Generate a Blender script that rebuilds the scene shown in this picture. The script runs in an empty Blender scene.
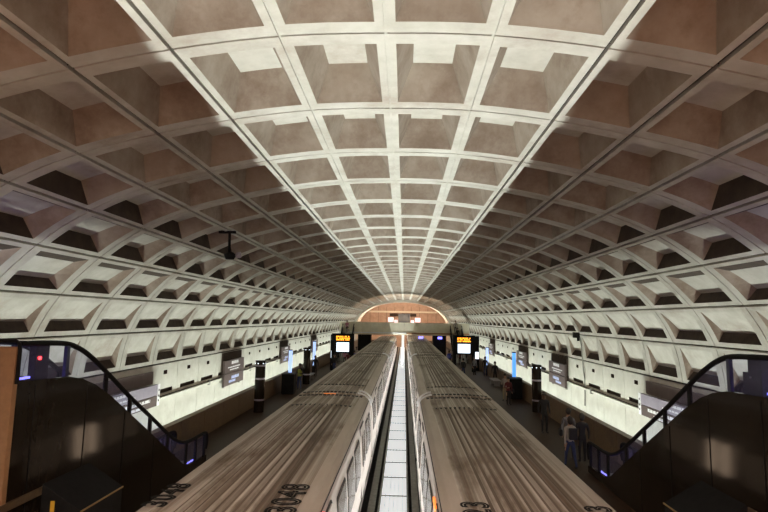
import bpy, bmesh, math, random
from mathutils import Vector, Matrix
random.seed(7)
sc = bpy.context.scene
C = bpy.context.collection
R = math.radians

# ------------------------------------------------------------------ materials
def new_mat(name):
    m = bpy.data.materials.new(name); m.use_nodes = True
    nt = m.node_tree; nt.nodes.clear()
    out = nt.nodes.new('ShaderNodeOutputMaterial')
    b = nt.nodes.new('ShaderNodeBsdfPrincipled')
    nt.links.new(b.outputs[0], out.inputs[0])
    return m, nt, b

def mat(name, c1, c2=None, scale=(1, 1, 1), nscale=2.0, detail=5, rough=.7, metal=0, bump=0, spec=.5, emit=None, es=0,
        c3=None, s3=.35, r3=(.5, .7)):
    """Two colours mixed by noise, a third colour as wear or stains of its own shape."""
    m, nt, b = new_mat(name); N = nt.nodes.new; L = nt.links.new
    b.inputs['Roughness'].default_value = rough; b.inputs['Metallic'].default_value = metal
    b.inputs['Specular IOR Level'].default_value = spec
    c2 = c2 or tuple(x*.85 for x in c1)
    tc = N('ShaderNodeTexCoord'); mp = N('ShaderNodeMapping'); mp.inputs['Scale'].default_value = scale
    L(tc.outputs['Object'], mp.inputs[0])
    n = N('ShaderNodeTexNoise'); n.inputs['Scale'].default_value = nscale; n.inputs['Detail'].default_value = detail
    n.inputs['Roughness'].default_value = .65
    L(mp.outputs[0], n.inputs['Vector'])
    r = N('ShaderNodeValToRGB'); r.color_ramp.elements[0].position = .35; r.color_ramp.elements[1].position = .65
    r.color_ramp.elements[0].color = (*c1, 1); r.color_ramp.elements[1].color = (*c2, 1)
    L(n.outputs['Fac'], r.inputs[0]); col = r.outputs[0]
    if c3:
        n3 = N('ShaderNodeTexNoise'); n3.inputs['Scale'].default_value = s3; n3.inputs['Detail'].default_value = 6
        n3.inputs['Roughness'].default_value = .7
        L(mp.outputs[0], n3.inputs['Vector'])
        mr = N('ShaderNodeMapRange'); mr.inputs[1].default_value = r3[0]; mr.inputs[2].default_value = r3[1]
        L(n3.outputs['Fac'], mr.inputs[0])
        mx = N('ShaderNodeMix'); mx.data_type = 'RGBA'
        L(mr.outputs[0], mx.inputs[0]); L(col, mx.inputs[6]); mx.inputs[7].default_value = (*c3, 1); col = mx.outputs[2]
    L(col, b.inputs['Base Color'])
    if bump:
        bp = N('ShaderNodeBump'); bp.inputs['Strength'].default_value = bump; bp.inputs['Distance'].default_value = .02
        L(n.outputs['Fac'], bp.inputs['Height']); L(bp.outputs[0], b.inputs['Normal'])
    if emit:
        b.inputs['Emission Color'].default_value = (*emit, 1); b.inputs['Emission Strength'].default_value = es
    return m

M = {}
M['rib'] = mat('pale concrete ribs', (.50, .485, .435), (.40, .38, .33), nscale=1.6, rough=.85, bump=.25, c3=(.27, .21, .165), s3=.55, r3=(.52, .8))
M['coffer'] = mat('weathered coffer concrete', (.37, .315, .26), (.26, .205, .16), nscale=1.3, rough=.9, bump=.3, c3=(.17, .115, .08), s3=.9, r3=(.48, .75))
M['wall'] = mat('pale wall concrete', (.62, .61, .55), (.53, .515, .455), nscale=1.4, rough=.8, bump=.15, c3=(.38, .34, .28), s3=.6, r3=(.6, .85))
M['ledge'] = mat('coffer ledge with painted shade', (.06, .042, .03), (.035, .024, .018), nscale=3, rough=.95)  # shade of the up-facing coffer walls put into a near-black colour
M['groove'] = mat('dark joint sealant', (.035, .027, .02), (.06, .048, .036), nscale=3, rough=.95)
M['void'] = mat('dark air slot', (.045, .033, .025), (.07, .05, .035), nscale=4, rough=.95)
M['floor'] = mat('red brown hexagonal platform tile', (.045, .022, .011), (.028, .015, .008), nscale=6, rough=.5, bump=.1, spec=.15)
M['granite'] = mat('grey granite platform edge', (.3, .29, .28), (.22, .21, .2), nscale=20, rough=.5)
M['bronze_granite'] = mat('brown parapet stone', (.15, .095, .045), (.10, .062, .03), nscale=9, rough=.5, c3=(.07, .045, .03), s3=.8)
M['track'] = mat('dark track ballast bed', (.045, .042, .04), (.025, .024, .023), nscale=9, rough=.95, bump=.5)
M['steel'] = mat('worn steel', (.42, .41, .39), (.3, .29, .27), nscale=8, rough=.35, metal=.8)
M['cover'] = mat('grey cover board', (.28, .28, .25), (.2, .2, .18), nscale=5, rough=.6)
M['black'] = mat('black painted metal', (.008, .008, .008), (.013, .013, .013), nscale=6, rough=.7, spec=.1)
M['darkbronze'] = mat('dark anodised bronze', (.012, .009, .006), (.02, .014, .009), scale=(1, 1, .25), nscale=2.5, rough=.12, metal=0, spec=.16)
M['gold'] = mat('brass trim', (.6, .42, .18), (.5, .34, .14), rough=.3, metal=.9)
M['signbrown'] = mat('grey brown sign face', (.12, .09, .085), (.095, .07, .066), rough=.5)
M['signgrey'] = mat('grey lavender sign face', (.36, .33, .39), (.3, .27, .33), rough=.5)
M['white'] = mat('white lettering', (.85, .85, .88), (.78, .78, .8), rough=.5)
M['bluewhite'] = mat('pale blue lettering', (.5, .56, .85), (.42, .48, .75), rough=.5)
M['tan'] = mat('tan stone panel', (.36, .19, .085), (.28, .145, .065), nscale=5, rough=.6)
M['far_tan'] = mat('warm tan far wall', (.52, .38, .28), (.42, .29, .21), nscale=1.2, rough=.7)
M['bridge'] = mat('beige bridge parapet', (.80, .75, .60), (.70, .65, .52), nscale=2, rough=.7)
M['alu'] = mat('brushed aluminium car side', (.66, .58, .55), (.56, .49, .46), scale=(1, .2, 3), nscale=3, rough=.38, metal=.25)
M['rubber'] = mat('black rubber', (.015, .015, .015), (.025, .025, .025), rough=.7)
M['pink'] = mat('faint paint', (.5, .3, .1))
M['navy'] = mat('blue grey painted post', (.02, .02, .08), (.015, .015, .055), rough=.35)
M['skin'] = mat('skin', (.35, .2, .13), (.3, .17, .11), rough=.6)
M['skin_dark'] = mat('dark skin', (.12, .065, .04), (.09, .05, .03), rough=.6)
M['hair'] = mat('dark hair', (.012, .009, .008), (.02, .015, .012), rough=.6)
for n, c in dict(charcoal=(.02, .02, .022), denim=(.03, .045, .12), greyjacket=(.22, .22, .24), maroon=(.12, .02, .025), khaki=(.25, .2, .12),
                 blueshirt=(.06, .08, .4), hivis=(.35, .38, .06), pinkcoat=(.5, .2, .28), creamtop=(.36, .33, .3)).items():
    M[n] = mat(n + ' cloth', c, tuple(x*.75 for x in c), nscale=14, rough=.9)
def emis(name, c, s):
    m, nt, b = new_mat(name); b.inputs['Base Color'].default_value = (*c, 1)
    b.inputs['Emission Color'].default_value = (*c, 1); b.inputs['Emission Strength'].default_value = s; return m
M['lit_track'] = emis('frosted track light cover', (.76, .80, .84), .60)
M['amber'] = emis('amber led text', (1, .36, .02), 3.0)
M['lit_white'] = emis('lit white screen', (.75, .85, 1), 1.6)
M['lit_blue'] = emis('blue lit column', (.10, .36, 1), 1.1)
M['lit_paleblue'] = emis('pale blue lit column', (.42, .58, 1), 1.1)
M['lit_violet'] = emis('violet blue edge light', (.22, .2, 1), 3.0)
M['lit_red'] = emis('red signal lamp', (1, .03, .03), 9)
M['lit_orange'] = emis('orange marker lamp', (1, .28, .05), .9)
M['lit_warm'] = emis('warm lamp', (1, .75, .5), 5)
M['lit_inside'] = emis('lit car interior', (1, .74, .52), 1.6)
M['lit_pinkish'] = emis('pinkish lit advert', (1, .72, .74), 1.3)
M['screen'] = mat('dark screen', (.02, .018, .03), rough=.2)
M['yellow'] = mat('yellow label', (.7, .42, .03), (.6, .36, .03), rough=.5)
def win_mat(es):
    m, nt, b = new_mat('train window glass'); N = nt.nodes.new; L = nt.links.new
    tc = N('ShaderNodeTexCoord'); n = N('ShaderNodeTexNoise'); n.inputs['Scale'].default_value = 1.3
    L(tc.outputs['Object'], n.inputs['Vector'])
    r = N('ShaderNodeValToRGB'); r.color_ramp.elements[0].position = .4; r.color_ramp.elements[1].position = .62
    r.color_ramp.elements[0].color = (.02, .017, .015, 1); r.color_ramp.elements[1].color = (.028, .024, .02, 1)
    L(n.outputs['Fac'], r.inputs[0]); L(r.outputs[0], b.inputs['Base Color'])
    b.inputs['Roughness'].default_value = .15; b.inputs['Specular IOR Level'].default_value = .55
    b.inputs['Emission Color'].default_value = (1, .72, .5, 1); b.inputs['Emission Strength'].default_value = es
    return m
M['window'] = win_mat(.07); M['window_lit'] = win_mat(.35); M['door_lit'] = win_mat(4.5)
def roof_mat():
    m, nt, b = new_mat('grimy ribbed train roof'); N = nt.nodes.new; L = nt.links.new
    tc = N('ShaderNodeTexCoord')
    def noise(scale, s, det):
        mp = N('ShaderNodeMapping'); mp.inputs['Scale'].default_value = scale; L(tc.outputs['Object'], mp.inputs[0])
        n = N('ShaderNodeTexNoise'); n.inputs['Scale'].default_value = s; n.inputs['Detail'].default_value = det
        n.inputs['Roughness'].default_value = .6; L(mp.outputs[0], n.inputs['Vector']); return n
    a = noise((4.5, .012, 1), 1.0, 3); bb = noise((14, .05, 1), 1.0, 2); c = noise((1.2, .35, 1), 1.0, 6)
    ra = N('ShaderNodeValToRGB'); ra.color_ramp.elements[0].position = .38; ra.color_ramp.elements[1].position = .60
    ra.color_ramp.elements[0].color = (.20, .145, .10, 1); ra.color_ramp.elements[1].color = (.60, .555, .485, 1)
    L(a.outputs['Fac'], ra.inputs[0])
    rb = N('ShaderNodeValToRGB'); rb.color_ramp.elements[0].position = .35; rb.color_ramp.elements[1].position = .6
    rb.color_ramp.elements[0].color = (.5, .45, .38, 1); rb.color_ramp.elements[1].color = (1, 1, 1, 1)
    L(bb.outputs['Fac'], rb.inputs[0])
    m1 = N('ShaderNodeMix'); m1.data_type = 'RGBA'; m1.blend_type = 'MULTIPLY'; m1.inputs[0].default_value = 1
    L(ra.outputs[0], m1.inputs[6]); L(rb.outputs[0], m1.inputs[7])
    rc = N('ShaderNodeValToRGB'); rc.color_ramp.elements[0].position = .36; rc.color_ramp.elements[1].position = .5
    rc.color_ramp.elements[0].color = (.45, .38, .3, 1); rc.color_ramp.elements[1].color = (1, 1, 1, 1)
    L(c.outputs['Fac'], rc.inputs[0])
    m2 = N('ShaderNodeMix'); m2.data_type = 'RGBA'; m2.blend_type = 'MULTIPLY'; m2.inputs[0].default_value = 1
    L(m1.outputs[2], m2.inputs[6]); L(rc.outputs[0], m2.inputs[7]); L(m2.outputs[2], b.inputs['Base Color'])
    b.inputs['Roughness'].default_value = .6
    return m
M['roof'] = roof_mat()
M['roof_valley'] = mat('dark roof valleys', (.17, .13, .10), (.09, .065, .045), scale=(1, .1, 1), nscale=2, rough=.8)  # strips between the middle roof ribs, darker than the ribs
M['roof_edge'] = mat('smooth roof border', (.52, .46, .39), (.42, .36, .295), scale=(1, .15, 1), nscale=2, rough=.55)
def glass_mat():
    m, nt, b = new_mat('balustrade glass'); N = nt.nodes.new; L = nt.links.new
    b.inputs['Base Color'].default_value = (.30, .30, .62, 1); b.inputs['Roughness'].default_value = .06
    tr = N('ShaderNodeBsdfTransparent'); tr.inputs[0].default_value = (.82, .84, .95, 1)
    mx = N('ShaderNodeMixShader'); mx.inputs[0].default_value = .16
    L(tr.outputs[0], mx.inputs[1]); L(b.outputs[0], mx.inputs[2])
    out = [n for n in nt.nodes if n.type == 'OUTPUT_MATERIAL'][0]; L(mx.outputs[0], out.inputs[0]); return m
M['glass'] = glass_mat()

# ------------------------------------------------------------------ helpers
def link(name, me, parent=None):
    o = bpy.data.objects.new(name, me); C.objects.link(o)
    if parent: o.parent = parent
    return o
def tag(o, label=None, cat=None, group=None, kind=None):
    if label: o['label'] = label
    if cat: o['category'] = cat
    if group: o['group'] = group
    if kind: o['kind'] = kind
    return o
def empty(name, loc=(0, 0, 0), rz=0, label=None, cat=None, group=None):
    o = bpy.data.objects.new(name, None); C.objects.link(o); o.location = loc; o.rotation_euler = (0, 0, rz)
    o.empty_display_size = .2
    return tag(o, label, cat, group)
def copy_tree(o, parent=None):
    c = o.copy(); C.objects.link(c)
    if parent: c.parent = parent
    for ch in list(o.children): copy_tree(ch, c)
    return c
class MB:
    """Collects shapes and links them as one mesh object."""
    def __init__(s): s.v = []; s.f = []; s.mi = []; s.mats = []; s.cur = 0
    def m(s, mt):
        if mt not in s.mats: s.mats.append(mt)
        s.cur = s.mats.index(mt); return s
    def vert(s, p): s.v.append(tuple(p)); return len(s.v)-1
    def face(s, idx): s.f.append(tuple(idx)); s.mi.append(s.cur)
    def quad(s, a, b, c, d):
        i = len(s.v); s.v += [tuple(a), tuple(b), tuple(c), tuple(d)]; s.face((i, i+1, i+2, i+3))
    def box(s, x0, x1, y0, y1, z0, z1):
        i = len(s.v)
        s.v += [(x, y, z) for z in (z0, z1) for y in (y0, y1) for x in (x0, x1)]
        for f in ((0, 2, 3, 1), (4, 5, 7, 6), (0, 1, 5, 4), (2, 6, 7, 3), (0, 4, 6, 2), (1, 3, 7, 5)): s.face([i+k for k in f])
        return s
    def prism(s, prof, a0, a1, axis='y'):
        """prof: 2D polygon; axis y -> prof is (x,z); axis x -> prof is (y,z)"""
        n = len(prof); i = len(s.v)
        for a in (a0, a1):
            for p, q in prof:
                s.v.append((p, a, q) if axis == 'y' else (a, p, q) if axis == 'x' else (p, q, a))
        for k in range(n): s.face((i+k, i+(k+1) % n, i+n+(k+1) % n, i+n+k))
        s.face([i+k for k in range(n)][::-1]); s.face([i+n+k for k in range(n)])
        return s
    def tube(s, pts, r, n=10, cap=True, sq=1.0):
        pts = [Vector(p) for p in pts]; i = len(s.v); prev = None
        for k, p in enumerate(pts):
            d = (pts[min(k+1, len(pts)-1)]-pts[max(k-1, 0)]).normalized()
            if prev is None:
                up = Vector((0, 0, 1)) if abs(d.z) < .9 else Vector((1, 0, 0))
            else: up = prev
            a = d.cross(up).normalized(); b = a.cross(d).normalized(); prev = b
            rr = r[k] if isinstance(r, (list, tuple)) else r
            for q in range(n):
                t = 2*math.pi*q/n; s.v.append(tuple(p+a*rr*math.cos(t)+b*rr*sq*math.sin(t)))
        for k in range(len(pts)-1):
            for q in range(n):
                s.face((i+k*n+q, i+k*n+(q+1) % n, i+(k+1)*n+(q+1) % n, i+(k+1)*n+q))
        if cap:
            s.face([i+q for q in range(n)][::-1]); s.face([i+(len(pts)-1)*n+q for q in range(n)])
        return s
    def cyl(s, x, y, z0, z1, r, n=20): return s.tube([(x, y, z0), (x, y, z1)], r, n)
    def mesh(s, name, smooth=False):
        me = bpy.data.meshes.new(name); me.from_pydata(s.v, [], s.f)
        for mt in s.mats: me.materials.append(M[mt] if isinstance(mt, str) else mt)
        me.polygons.foreach_set('material_index', s.mi)
        bm = bmesh.new(); bm.from_mesh(me); bmesh.ops.recalc_face_normals(bm, faces=bm.faces); bm.to_mesh(me); bm.free()
        if smooth:
            me.polygons.foreach_set('use_smooth', [True]*len(me.polygons))
            try: me.set_sharp_from_angle(angle=R(38))
            except Exception: pass
        return me
    def build(s, name, mt=None, parent=None, smooth=False, bevel=0):
        if mt and not s.mats: s.mats = [mt]
        o = link(name, s.mesh(name, smooth), parent)
        if bevel:
            b = o.modifiers.new('Bevel', 'BEVEL'); b.width = bevel; b.segments = 2; b.limit_method = 'ANGLE'
        return o
def obox(name, mt, parent, *a, bevel=0): return MB().m(mt).box(*a).build(name, None, parent, bevel=bevel)

# ------------------------------------------------------------------ vault (world: x across, y along tracks, z=0 platform)
PX = [0, 1.360, 2.755, 4.060, 5.440, 6.660, 7.780, 8.750, 9.370, 9.620, 9.640, 9.640]
PZ = [8.79, 8.752, 8.580, 8.318, 7.950, 7.426, 6.652, 5.653, 4.517, 3.188, 1.844, 0.0]
def S(t):
    k = max(0, min(10, int(t))); f = t-k
    def g(A, i):
        if i < 0: return (-A[1] if A is PX else A[1])
        if i > 11: return A[11] if A is PX else -1.3
        return A[i]
    out = []
    for A in (PX, PZ):
        p0, p1, p2, p3 = g(A, k-1), g(A, k), g(A, k+1), g(A, k+2)
        if k >= 9:
            out.append(p1+(p2-p1)*f)
        else:
            out.append(.5*((2*p1)+(-p0+p2)*f+(2*p0-5*p1+4*p2-p3)*f*f+(-p0+3*p1-3*p2+p3)*f**3))
    return out
def SN(t):
    e = .01; a = S(max(0, t-e)); b = S(min(11, t+e))
    if t < e: a = [-b[0], b[1]]
    dx, dz = b[0]-a[0], b[1]-a[1]; l = math.hypot(dx, dz)
    return (-dz/l, dx/l)          # pointing outwards (away from the hall)
SEG = [math.hypot(PX[i+1]-PX[i], PZ[i+1]-PZ[i]) for i in range(11)]
def P(s, t, y, d=0):
    x, z = S(t); n = SN(t); return (s*(x+n[0]*d), y, z+n[1]*d)
RING0, PITCH = 6.286, 2.4
J0, J1 = -5, 40
YB, YE = RING0+PITCH*J0, RING0+PITCH*J1
# row: (side margin along y, top margin, bottom margin, depth top, depth bottom, taper y, taper top, taper bottom, slot)
ROWS = {0: (.26, .13, .13, .56, .56, .26, .24, .24, 0), 1: (.26, .13, .13, .56, .56, .26, .24, .24, 0), 2: (.26, .13, .13, .56, .56, .26, .24, .24, 0),
        3: (.27, .13, .14, .50, .50, .26, .22, .20, 0), 4: (.27, .13, .14, .38, .44, .25, .20, .17, 0), 5: (.28, .13, .15, .24, .40, .21, .23, .16, 1),
        6: (.29, .14, .16, .13, .28, .18, .26, .13, 1), 7: (.28, .16, .17, .012, .20, .10, .0, .22, 0), 8: (.30, .16, .17, .012, .20, .10, .0, .25, 0)}
NU = 4
def panel(mb, s, k, j, rib='rib', cof='coffer'):
    y0, y1 = RING0+PITCH*j, RING0+PITCH*(j+1); g = .018; gl = .018 if k < 2 else .034; L = SEG[k]
    v0, v1 = y0+g, y1-g
    my, mt_, mb_, dT, dB, ty, tt, tb, slot = ROWS[k]
    u0, u1 = k+gl/L, k+1-gl/L
    ua, ub = k+mt_/L, k+1-mb_/L
    va, vb = y0+my, y1-my
    US = [u0]+[ua+(ub-ua)*i/NU for i in range(NU+1)]+[u1]; VS = [v0, va, vb, v1]
    mb.m(rib); idx = [[mb.vert(P(s, u, v)) for v in VS] for u in US]
    for i in range(len(US)-1):
        for q in range(3):
            if q == 1 and 1 <= i <= NU: continue
            mb.face((idx[i][q], idx[i][q+1], idx[i+1][q+1], idx[i+1][q]))
    # panel edges into the joint
    dd = .09
    lo = [[mb.vert(P(s, u, v, dd)) for v in (v0, v1)] for u in US]
    for i in range(len(US)-1):
        mb.face((idx[i][0], idx[i+1][0], lo[i+1][0], lo[i][0])); mb.face((idx[i][3], idx[i+1][3], lo[i+1][1], lo[i][1]))
    mb.face((idx[0][0], idx[0][3], lo[0][1], lo[0][0])); mb.face((idx[-1][0], idx[-1][3], lo[-1][1], lo[-1][0]))
    # coffer
    ia, ib = ua+tt/L, ub-tb/L
    wa, wb = va+ty, vb-ty
    if k in (7, 8): wa, wb = va+ty, vb-ty
    inner = []
    for i in range(NU+1):
        f = i/NU; u = ia+(ib-ia)*f; d = dT+(dB-dT)*f
        if k in (7, 8): a, b = va+ty*f, vb-ty*f
        else: a, b = wa, wb
        inner.append((mb.vert(P(s, u, a, d)), mb.vert(P(s, u, b, d))))
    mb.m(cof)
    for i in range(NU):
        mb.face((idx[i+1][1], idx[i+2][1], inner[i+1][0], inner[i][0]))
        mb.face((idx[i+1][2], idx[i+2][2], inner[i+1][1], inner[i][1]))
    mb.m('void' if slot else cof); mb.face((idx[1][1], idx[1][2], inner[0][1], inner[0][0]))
    mb.m('ledge' if k > 3 else cof); mb.face((idx[NU+1][1], idx[NU+1][2], inner[NU][1], inner[NU][0]))  # bottom walls of the lower rows get the painted shade
    mb.m(rib)
    for i in range(NU): mb.face((inner[i][0], inner[i][1], inner[i+1][1], inner[i+1][0]))
def flat_panel(mb, s, k, j, holes=True):
    """wall panel with a shallow raised field, a small square vent and a low slot"""
    y0, y1 = RING0+PITCH*j, RING0+PITCH*(j+1); g = .016; L = SEG[k]
    gu = .03/L; mb.m('wall')
    v0, v1 = y0+g, y1-g; top, bot = k+gu, k+1-gu
    if not holes:
        US = [top, bot]; VS = [v0, v1]; holes_ = []
    else:
        US = [top, k+.22, k+.34, k+.78, k+.90, bot]; VS = [v0, y0+.42, y0+1.06, y0+1.40, y1-.42, v1]
        holes_ = [(1, 2), (3, 1), (3, 2), (3, 3)]
    idx = [[mb.vert(P(s, u, v)) for v in VS] for u in US]
    for i in range(len(US)-1):
        for q in range(len(VS)-1):
            if (i, q) in holes_: continue
            mb.face((idx[i][q], idx[i][q+1], idx[i+1][q+1], idx[i+1][q]))
    lo = [[mb.vert(P(s, u, v, .08)) for v in (v0, v1)] for u in (US[0], US[-1])]
    mb.face((idx[0][0], idx[-1][0], lo[1][0], lo[0][0])); mb.face((idx[0][-1], idx[-1][-1], lo[1][1], lo[0][1]))
    mb.face((idx[0][0], idx[0][-1], lo[0][1], lo[0][0])); mb.face((idx[-1][0], idx[-1][-1], lo[1][1], lo[1][0]))
    if holes:
        def pit(i0, i1, q0, q1, d, mt_):
            mb.m(mt_); p = [P(s, US[i0], VS[q0]), P(s, US[i0], VS[q1]), P(s, US[i1], VS[q1]), P(s, US[i1], VS[q0])]
            r = [P(s, US[i0], VS[q0], d), P(s, US[i0], VS[q1], d), P(s, US[i1], VS[q1], d*.9), P(s, US[i1], VS[q0], d*.9)]
            for a in range(4): mb.quad(p[a], p[(a+1) % 4], r[(a+1) % 4], r[a])
            mb.quad(*r)
        pit(1, 2, 2, 3, .16, 'void'); pit(3, 4, 1, 4, .16, 'void')
def vault():
    ce = MB(); wl = {1: MB(), -1: MB()}
    for j in range(J0, J1):
        for s in (1, -1):
            for k in range(9): panel(ce, s, k, j)
            flat_panel(wl[s], s, 9, j); flat_panel(wl[s], s, 10, j, False)
    # joint backing strips
    for s in (1, -1):
        for k in range(0, 10):
            w = .05; dz = .028 if k < 2 else .07; ce.m('rib' if k < 2 else 'groove')
            for a, b in ((k-w, k), (k, k+w)):
                a = max(0, a)
                if a == b: continue
                ce.quad(P(s, a, YB, dz), P(s, b, YB, dz), P(s, b, YE, dz), P(s, a, YE, dz))
    ce.m('groove')
    for j in range(J0, J1+1):
        y = RING0+PITCH*j
        for s in (1, -1):
            for i in range(36):
                a, b = i*.25, (i+1)*.25
                ce.quad(P(s, a, y-.05, .07), P(s, b, y-.05, .07), P(s, b, y+.05, .07), P(s, a, y+.05, .07))
            wl[s].m('groove')
            wl[s].quad(P(s, 9, y-.05, .07), P(s, 11, y-.05, .07), P(s, 11, y+.05, .07), P(s, 9, y+.05, .07))
    for s in (1, -1):
        wl[s].m('groove'); wl[s].quad(P(s, 9.95, YB, .07), P(s, 10.05, YB, .07), P(s, 10.05, YE, .07), P(s, 9.95, YE, .07))
        wl[s].quad(P(s, 9, YB, .07), P(s, 9.05, YB, .07), P(s, 9.05, YE, .07), P(s, 9, YE, .07))
    tag(ce.build('ceiling'), kind='structure')
    tag(wl[-1].build('wall_left'), kind='structure'); tag(wl[1].build('wall_right'), kind='structure')
    # solid outer shell so no light leaks through the joints
    sh = MB().m('groove'); ts = [i*.5 for i in range(23)]
    for s in (1, -1):
        for a, b in zip(ts, ts[1:]): sh.quad(P(s, a, YB-1, .75), P(s, b, YB-1, .75), P(s, b, YE, .75), P(s, a, YE, .75))
    tag(sh.build('ceiling_backing'), kind='structure')
vault()

# parapets, floors, track bed
for s, nm in ((-1, 'left'), (1, 'right')):
    b = MB().m('bronze_granite')
    x0, x1 = sorted((s*8.3, s*8.5))
    y = YB
    while y < YE:
        b.box(x0, x1, y+.01, min(y+2.4, YE)-.01, 0, 1.09); y += 2.4
    b.m('bronze_granite').box(min(s*8.26, s*8.54), max(s*8.26, s*8.54), YB, YE, 1.09, 1.125)
    tag(b.build('wall_parapet_'+nm), kind='structure')
    f = MB().m('floor').box(min(s*4.35, s*9.66), max(s*4.35, s*9.66), YB-1, YE+26, -.3, 0)
    tag(f.build('floor_platform_'+nm), kind='structure')
    e = MB().m('granite').box(min(s*4.02, s*4.35), max(s*4.02, s*4.35), YB-1, YE+26, -.35, 0)
    e.m('track').box(min(s*4.3, s*4.4), max(s*4.3, s*4.4), YB-1, YE+26, -1.6, -.35)
    tag(e.build('trim_platform_edge_'+nm), kind='structure')
tag(MB().m('track').box(-4.4, 4.4, YB-1, YE+26, -1.9, -1.6).build('floor_trackbed'), kind='structure')
tag(MB().m('far_tan').box(-13.2, 13.2, YB-1.3, YB-1.0, -1.9, 10).build('wall_back'), kind='structure')

# running rails
for i, x in enumerate((-3.15, -1.71, 1.64, 3.08)):
    r = MB().m('steel').prism([(x-.07, -1.6), (x+.07, -1.6), (x+.07, -1.57), (x+.012, -1.55), (x+.012, -1.48), (x+.036, -1.465), (x+.036, -1.43), (x-.036, -1.43), (x-.036, -1.465), (x-.012, -1.48), (x-.012, -1.55), (x-.07, -1.57)], YB, YE+20)
    tag(r.build('running_rail'), 'steel running rail lying under a standing train', 'rail', 'running rails')
# lit trough between the tracks
tr = empty('track_light_trough', (0, 0, -1.6), 0, 'long illuminated white strip running between the two trains', 'light')
cur = MB().m('cover')
for x in (-.50, .44): cur.box(x, x+.06, YB, YE+20, 0, .66)
cur.build('curb', None, tr)
y = 6.4; n = 0
while y < YE+14:
    d = MB().m('lit_track').box(-.44, .44, y+.05, y+2.12, .52, .56)
    o = d.build('light_cover', None, tr)
    y += 2.17; n += 1
y = 6.4
while y < YE+14: MB().m('cover').box(-.44, .44, y-.05, y+.05, .45, .575).build('cross_bar', None, tr); y += 2.17
sl = MB().m('cover')
for x in (-.3, -.15, 0, .15, .3): sl.box(x-.006, x+.006, 6.4, YE+14, .562, .57)
sl.build('grille', None, tr)
for s, nm in ((-1, 'left'), (1, 'right')):
    o = MB().m('black').box(min(s*.62, s*.86), max(s*.62, s*.86), YB, YE+20, -1.25, -1.17)
    o.m('cover').box(min(s*.62, s*.86), max(s*.62, s*.86), YB, YE+20, -1.16, -1.12)
    yy = YB
    while yy < YE+20: o.m('black').box(min(s*.68, s*.78), max(s*.68, s*.78), yy, yy+.12, -1.6, -1.2); yy += 3
    tag(o.build('third_rail'), 'dark power rail with cover board beside the %s train' % nm, 'rail')

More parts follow.
